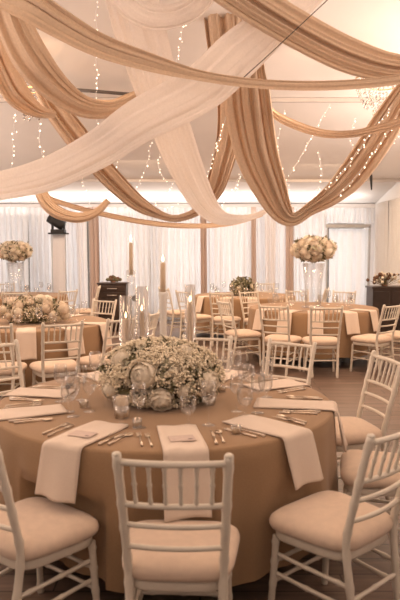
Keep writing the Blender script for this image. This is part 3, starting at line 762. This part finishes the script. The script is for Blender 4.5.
tall(131, 243, 275, 3.96, .013, 'tallest at left behind the centrepiece flowers', .022, (.03, .03))
tall(163, 263, 292, 3.97, .017, 'in the middle behind the centrepiece flowers', .024)
def hurricane(px, ytop, dY, hh, rg, rc, zc, lab):
    b = at(px, 340, dY); p = (b.x, dY); t = at(px, ytop, dY)
    o = empty('hurricane_vase', (p[0], p[1], TZ + .002), 'clear glass cylinder ' + lab, 'candle holder', 'glass cylinders with candles')
    MB().lathe([(.0005, 0), (rg, 0), (rg, .01), (rg, hh), (rg - .004, hh), (rg - .004, .012), (.0005, .012)], seg=28).build('cylinder', M['glass2'], o)
    candle(p, TZ + .015, t.z - TZ - .015, rc, 'lit ivory candle in the glass cylinder ' + lab, name='pillar_candle')
hurricane(190, 303, 3.97, .64, .034, .02, 0, 'right of the tall candles on the near table')
hurricane(126, 319, 4.10, .56, .042, .030, 0, 'at left of the centrepiece on the near table')
hurricane(142, 312, 4.12, .62, .045, .016, 0, 'beside the tallest candle')
# small votives
for px, py, lb, big in ((122, 418, 'front left of the centrepiece flowers', 1), (137, 427, 'in front of the centrepiece roses', 0), (211, 405, 'right of the centrepiece flowers', 0), (236, 434, 'between the front and front right places', 0), (84, 408, 'left of the centrepiece flowers', 0), (222, 392, 'behind the right goblets', 0)):
    p = atz(px, py, TZ)
    o = empty('votive_holder', (p.x, p.y, TZ + .002), 'small glass votive cup ' + lb, 'candle holder', 'votive cups on the near table')
    rg, hh = (.042, .07) if big else (.026, .04)
    MB().lathe([(.0005, 0), (rg * .9, 0), (rg, hh), (rg - .003, hh), (rg * .85, .005), (.0005, .005)], seg=18).build('cup', M['glass2'], o)
    candle((p.x, p.y), TZ + .008, .105 if big else .022, rg * .8, 'stubby ivory candle in votive cup ' + lb, False, 'votive_candle')

# ------------------------------------------------------------------ distant table settings
def far_settings(T, angs, tname, ng):
    for k, (a_, w) in enumerate(angs):
        napkin(T, R1, a_, 'white napkin hanging over the %s of the %s' % (w, tname), 'white napkins on the ' + tname, .2, .3, .26, 0, None, 30 + k)
    r = random.Random(len(tname))
    for k in range(ng):
        a_ = 360 * k / ng + r.uniform(-6, 6); p = polar(T, a_, r.uniform(.5, .68))
        glass('wine' if k % 2 else 'water', p, 'one of the small clear %s set round the %s' % ('wine glasses' if k % 2 else 'water goblets', tname), ('wine glasses' if k % 2 else 'water goblets') + ' on the ' + tname, 1.05)
far_settings(T2, [(14, 'front'), (45, 'front right side'), (76, 'right side'), (-18, 'front left side'), (150, 'back')], 'left midground table', 16)
far_settings(T6, [(-8, 'front'), (-33, 'front left side'), (-60, 'left side'), (22, 'front right side'), (50, 'right side')], 'right midground table', 18)
far_settings(T7, [(-25, 'front left side'), (5, 'front'), (-60, 'left side')], 'far centre table', 12)
far_settings(T5, [(40, 'front right side'), (10, 'front')], 'far left table', 12)

# ------------------------------------------------------------------ chest, sideboard, stage light tower
def rbox(name, c, d, mat, parent, bev=.006):
    return MB().box(c, d).build(name, mat, parent, smooth=False, bevel=bev)
def chest(loc, W, D, Hh, label, rz=0):
    o = empty('chest_of_drawers', loc, label, 'cabinet', None, rz)
    rbox('body', (0, 0, .04 + (Hh - .07) / 2), (W, D, Hh - .07), M['darkwood'], o)
    rbox('top', (0, 0, Hh - .015), (W + .04, D + .03, .03), M['darkwood'], o)
    rbox('plinth', (0, .01, .02), (W - .04, D - .04, .04), M['darkwood'], o)
    for k, z in enumerate((Hh - .11, Hh - .24)):
        d = rbox('drawer', (0, -D / 2 - .008, z), (W - .05, .016, .11), M['darkwood'], o)
        h = MB().tube([(-.09, 0, 0), (-.09, -.02, 0), (.09, -.02, 0), (.09, 0, 0)], .007, 6).build('handle', M['steel'], d); h.location = (0, -D / 2 - .016, z)
    for s in (-1, 1):
        d = rbox('cabinet_door', (s * (W / 4 - .008), -D / 2 - .008, (Hh - .32) / 2 + .05), (W / 2 - .03, .016, Hh - .40), M['darkwood'], o)
        h = MB().tube([(0, 0, -.06), (0, -.02, -.06), (0, -.02, .06), (0, 0, .06)], .006, 6).build('handle', M['steel'], d); h.location = (s * .035, -D / 2 - .016, Hh - .42)
    return o
cY = 12.4
xl, xr = at(97, 300, cY).x, at(127, 300, cY).x; ct = at(110, 283, cY).z
chest(((xl + xr) / 2, cY + .22, 0), xr - xl - .04, .42, ct, 'dark brown chest of drawers against the white curtains at left')
def sprays(c, n, ln, label, seed, mats, spread=1.0, flat=False):
    r = random.Random(seed); o = empty('dried_flower_bunch', c, label, 'flowers')
    st = MB(); hd = MB(); pl = MB()
    for k in range(n):
        a = r.uniform(0, 6.28); e = r.uniform(.15, 1.2) if not flat else r.uniform(1.2, 1.5); l = ln * r.uniform(.5, 1)
        p = Vector((math.cos(a) * math.sin(e) * l * spread, math.sin(a) * math.sin(e) * l * .6, .015 + math.cos(e) * l))
        st.tube([(p.x * .1, p.y * .1, .012), p * .6, p], .003, 4, False)
        (hd if k % 2 else pl).ell(p, (r.uniform(.015, .035),) * 3, 6, 5)
    st.build('stems', M['stem'], o); hd.build('dark_heads', M[mats[0]], o); pl.build('pale_heads', M[mats[1]], o)
    MB().lathe([(.001, 0), (.05, 0), (.06, .03), (.001, .03)], seg=14).build('base', M['dried'], o)
sprays(Vector(((xl + xr) / 2 + .0, cY + .2, ct + .001)), 60, .11, 'dark dried flowers lying on top of the chest of drawers', 3, ('dried', 'green'), 1.5)
k = at(129, 299, cY)
o = empty('small_speaker', (xr + .14, cY + .15, 0), 'small round black speaker on a thin stand beside the chest', 'speaker')
MB().tube([(0, 0, .0), (0, 0, k.z - .05)], .008, 6).lathe([(.001, 0), (.12, 0), (.12, .012), (.01, .02)], (0, 0, 0), 20).build('stand', M['steel'], o)
MB().ell((0, 0, k.z), (.06, .06, .06), 14, 10).build('body', M['black'], o)
# sideboard on the right, against the right wall
sY = 11.0; sx = at(372, 300, sY).x; sz = at(385, 287, sY).z; W = XR - .28 - sx
o = empty('sideboard', (sx + W / 2, sY + .24, 0), 'dark brown sideboard at the right edge under a pile of dried flowers', 'cabinet')
rbox('body', (0, 0, .05 + (sz - .085) / 2), (W - .04, .44, sz - .085), M['darkwood'], o); rbox('top', (0, 0, sz - .0175), (W, .48, .035), M['darkwood'], o); rbox('plinth', (0, .01, .025), (W - .08, .4, .05), M['darkwood'], o)
for s in (-1, 1):
    d = rbox('cabinet_door', (s * (W / 4 - .006), -.228, sz / 2), (W / 2 - .05, .016, sz - .16), M['darkwood'], o)
    MB().ell((s * .04, -.245, sz * .55), .012, 8, 6).build('knob', M['steel'], d)
o = sprays(Vector((at(388, 286, sY).x, sY + .2, sz + .001)), 60, .26, 'pale and brown dried flowers piled on the dark sideboard', 9, ('dried', 'rose'), 1.6)
# stage light on a scrim tower
tY = 13.4; a = at(58.5, 234, tY); tw = at(65.5, 234, tY).x - at(52, 234, tY).x
o = empty('stage_light_tower', (a.x, tY, 0), 'slim tower of two dark poles with grey scrim, left by the curtains', 'tower')
MB().box((0, 0, .02), (tw + .14, .4, .04)).build('base', M['black'], o, smooth=False)
for s in (-1, 1): MB().tube([(s * tw / 2, 0, .04), (s * tw / 2, 0, a.z)], .010, 8).build('pole', M['greymetal'], o)
MB().grid(lambda u, v: ((u - .5) * (tw - .03), .008 * math.sin(u * 9), .05 + v * (a.z - .06)), 10, 8).build('scrim', M['scrim'], o, solid=.004)
MB().box((0, 0, a.z + .01), (tw + .1, .26, .03)).build('top_plate', M['black'], o, smooth=False)
zt = a.z + .026
o = empty('stage_light', (a.x, tY, zt), 'black moving-head stage light perched on the scrim tower', 'stage light')
b0 = at(52, 216, tY).z - zt
MB().box((0, 0, .035), (tw + .0, .22, .07)).build('base', M['black'], o, smooth=False, bevel=.01)
for s in (-1, 1): MB().box((s * (tw / 2 - .02), 0, .13), (.035, .1, .16)).build('yoke_arm', M['black'], o, smooth=False, bevel=.008)
h = Matrix.Rotation(math.radians(118), 3, 'Y')
b = MB().lathe([(.001, -.21), (.09, -.20), (.10, -.08), (.11, .13), (.10, .17), (.001, .16)], (0, 0, 0), 18); b.v = [tuple(h @ Vector(v)) for v in b.v]
hd = b.build('head', M['black'], o); hd.location = (-.03, 0, b0 * .62)
ln = MB().lathe([(.001, .165), (.085, .17), (.092, .172)], (0, 0, 0), 18); ln.v = [tuple(h @ Vector(v)) for v in ln.v]; ln.build('lens', M['glass2'], hd)
# black strap in the corner above the doorway
a, c = at(371, 176, 12.2), at(371.5, 190, 12.2)
top = Vector((a.x, a.y, ceil_z(a.y)))
tag(MB().tube([top, a.lerp(c, .15), c], [.02, .03, .012], 6).build('hanging_strap', M['black']), 'short black strap hanging from the ceiling above the doorway', 'strap')

# ------------------------------------------------------------------ light
W_ = bpy.data.worlds.new('world'); S.world = W_; W_.use_nodes = True
bg = W_.node_tree.nodes['Background']; bg.inputs[0].default_value = (1, .82, .67, 1); bg.inputs[1].default_value = .17
def area(name, loc, rot, sx, sy, col, power):
    l = bpy.data.lights.new(name, 'AREA'); l.shape = 'RECTANGLE'; l.size = sx; l.size_y = sy; l.color = col; l.energy = power
    o = bpy.data.objects.new(name, l); COL.objects.link(o); o.location = loc; o.rotation_euler = rot; return o
for k, (a, c) in enumerate(wins):
    area('window_daylight', ((a + c) / 2, YB + .3, 1.32), (-PI / 2, 0, 0), c - a, 2.5, (1, .98, .975), 78)
for k, (x, y, e) in enumerate(((-2.2, 3.2, 18), (1.4, 3.2, 18), (-2.2, 7.2, 75), (1.6, 7.4, 75), (-1.0, 11.2, 75), (2.2, 11.4, 75))):
    area('ceiling_lamp', (x, y, ceil_z(y) - .06), (0, 0, 0), 1.2, .6, (1, .69, .44), e)
for k, (x, y, e) in enumerate(((XL + .5, 4.0, 200), (XL + .5, 9.0, 155), (XR - .35, 3.0, 66), (XR - .35, 7.5, 115), (-1.0, -1.6, 118))):  # unseen fill lights without fittings, added to brighten the ceiling and swags
    o = area('ceiling_fill_light', (x, y, 2.25), (PI, 0, 0), .5 if k < 4 else 4, 3.5 if k < 4 else .5, (1, .81, .69), e)
    o.rotation_euler = (PI, (.5 if x < 0 else -.5), 0) if k < 4 else (PI - .5, 0, 0)
area('back_ceiling_fill_light', (-1.0, 13.7, 2.40), (PI, 0, 0), 9, .3, (1, .93, .87), 55)  # hidden fill added to lift the far end of the ceiling
S.view_settings.view_transform = 'Standard'; S.view_settings.look = 'None'; S.view_settings.exposure = 0; S.view_settings.gamma = 1
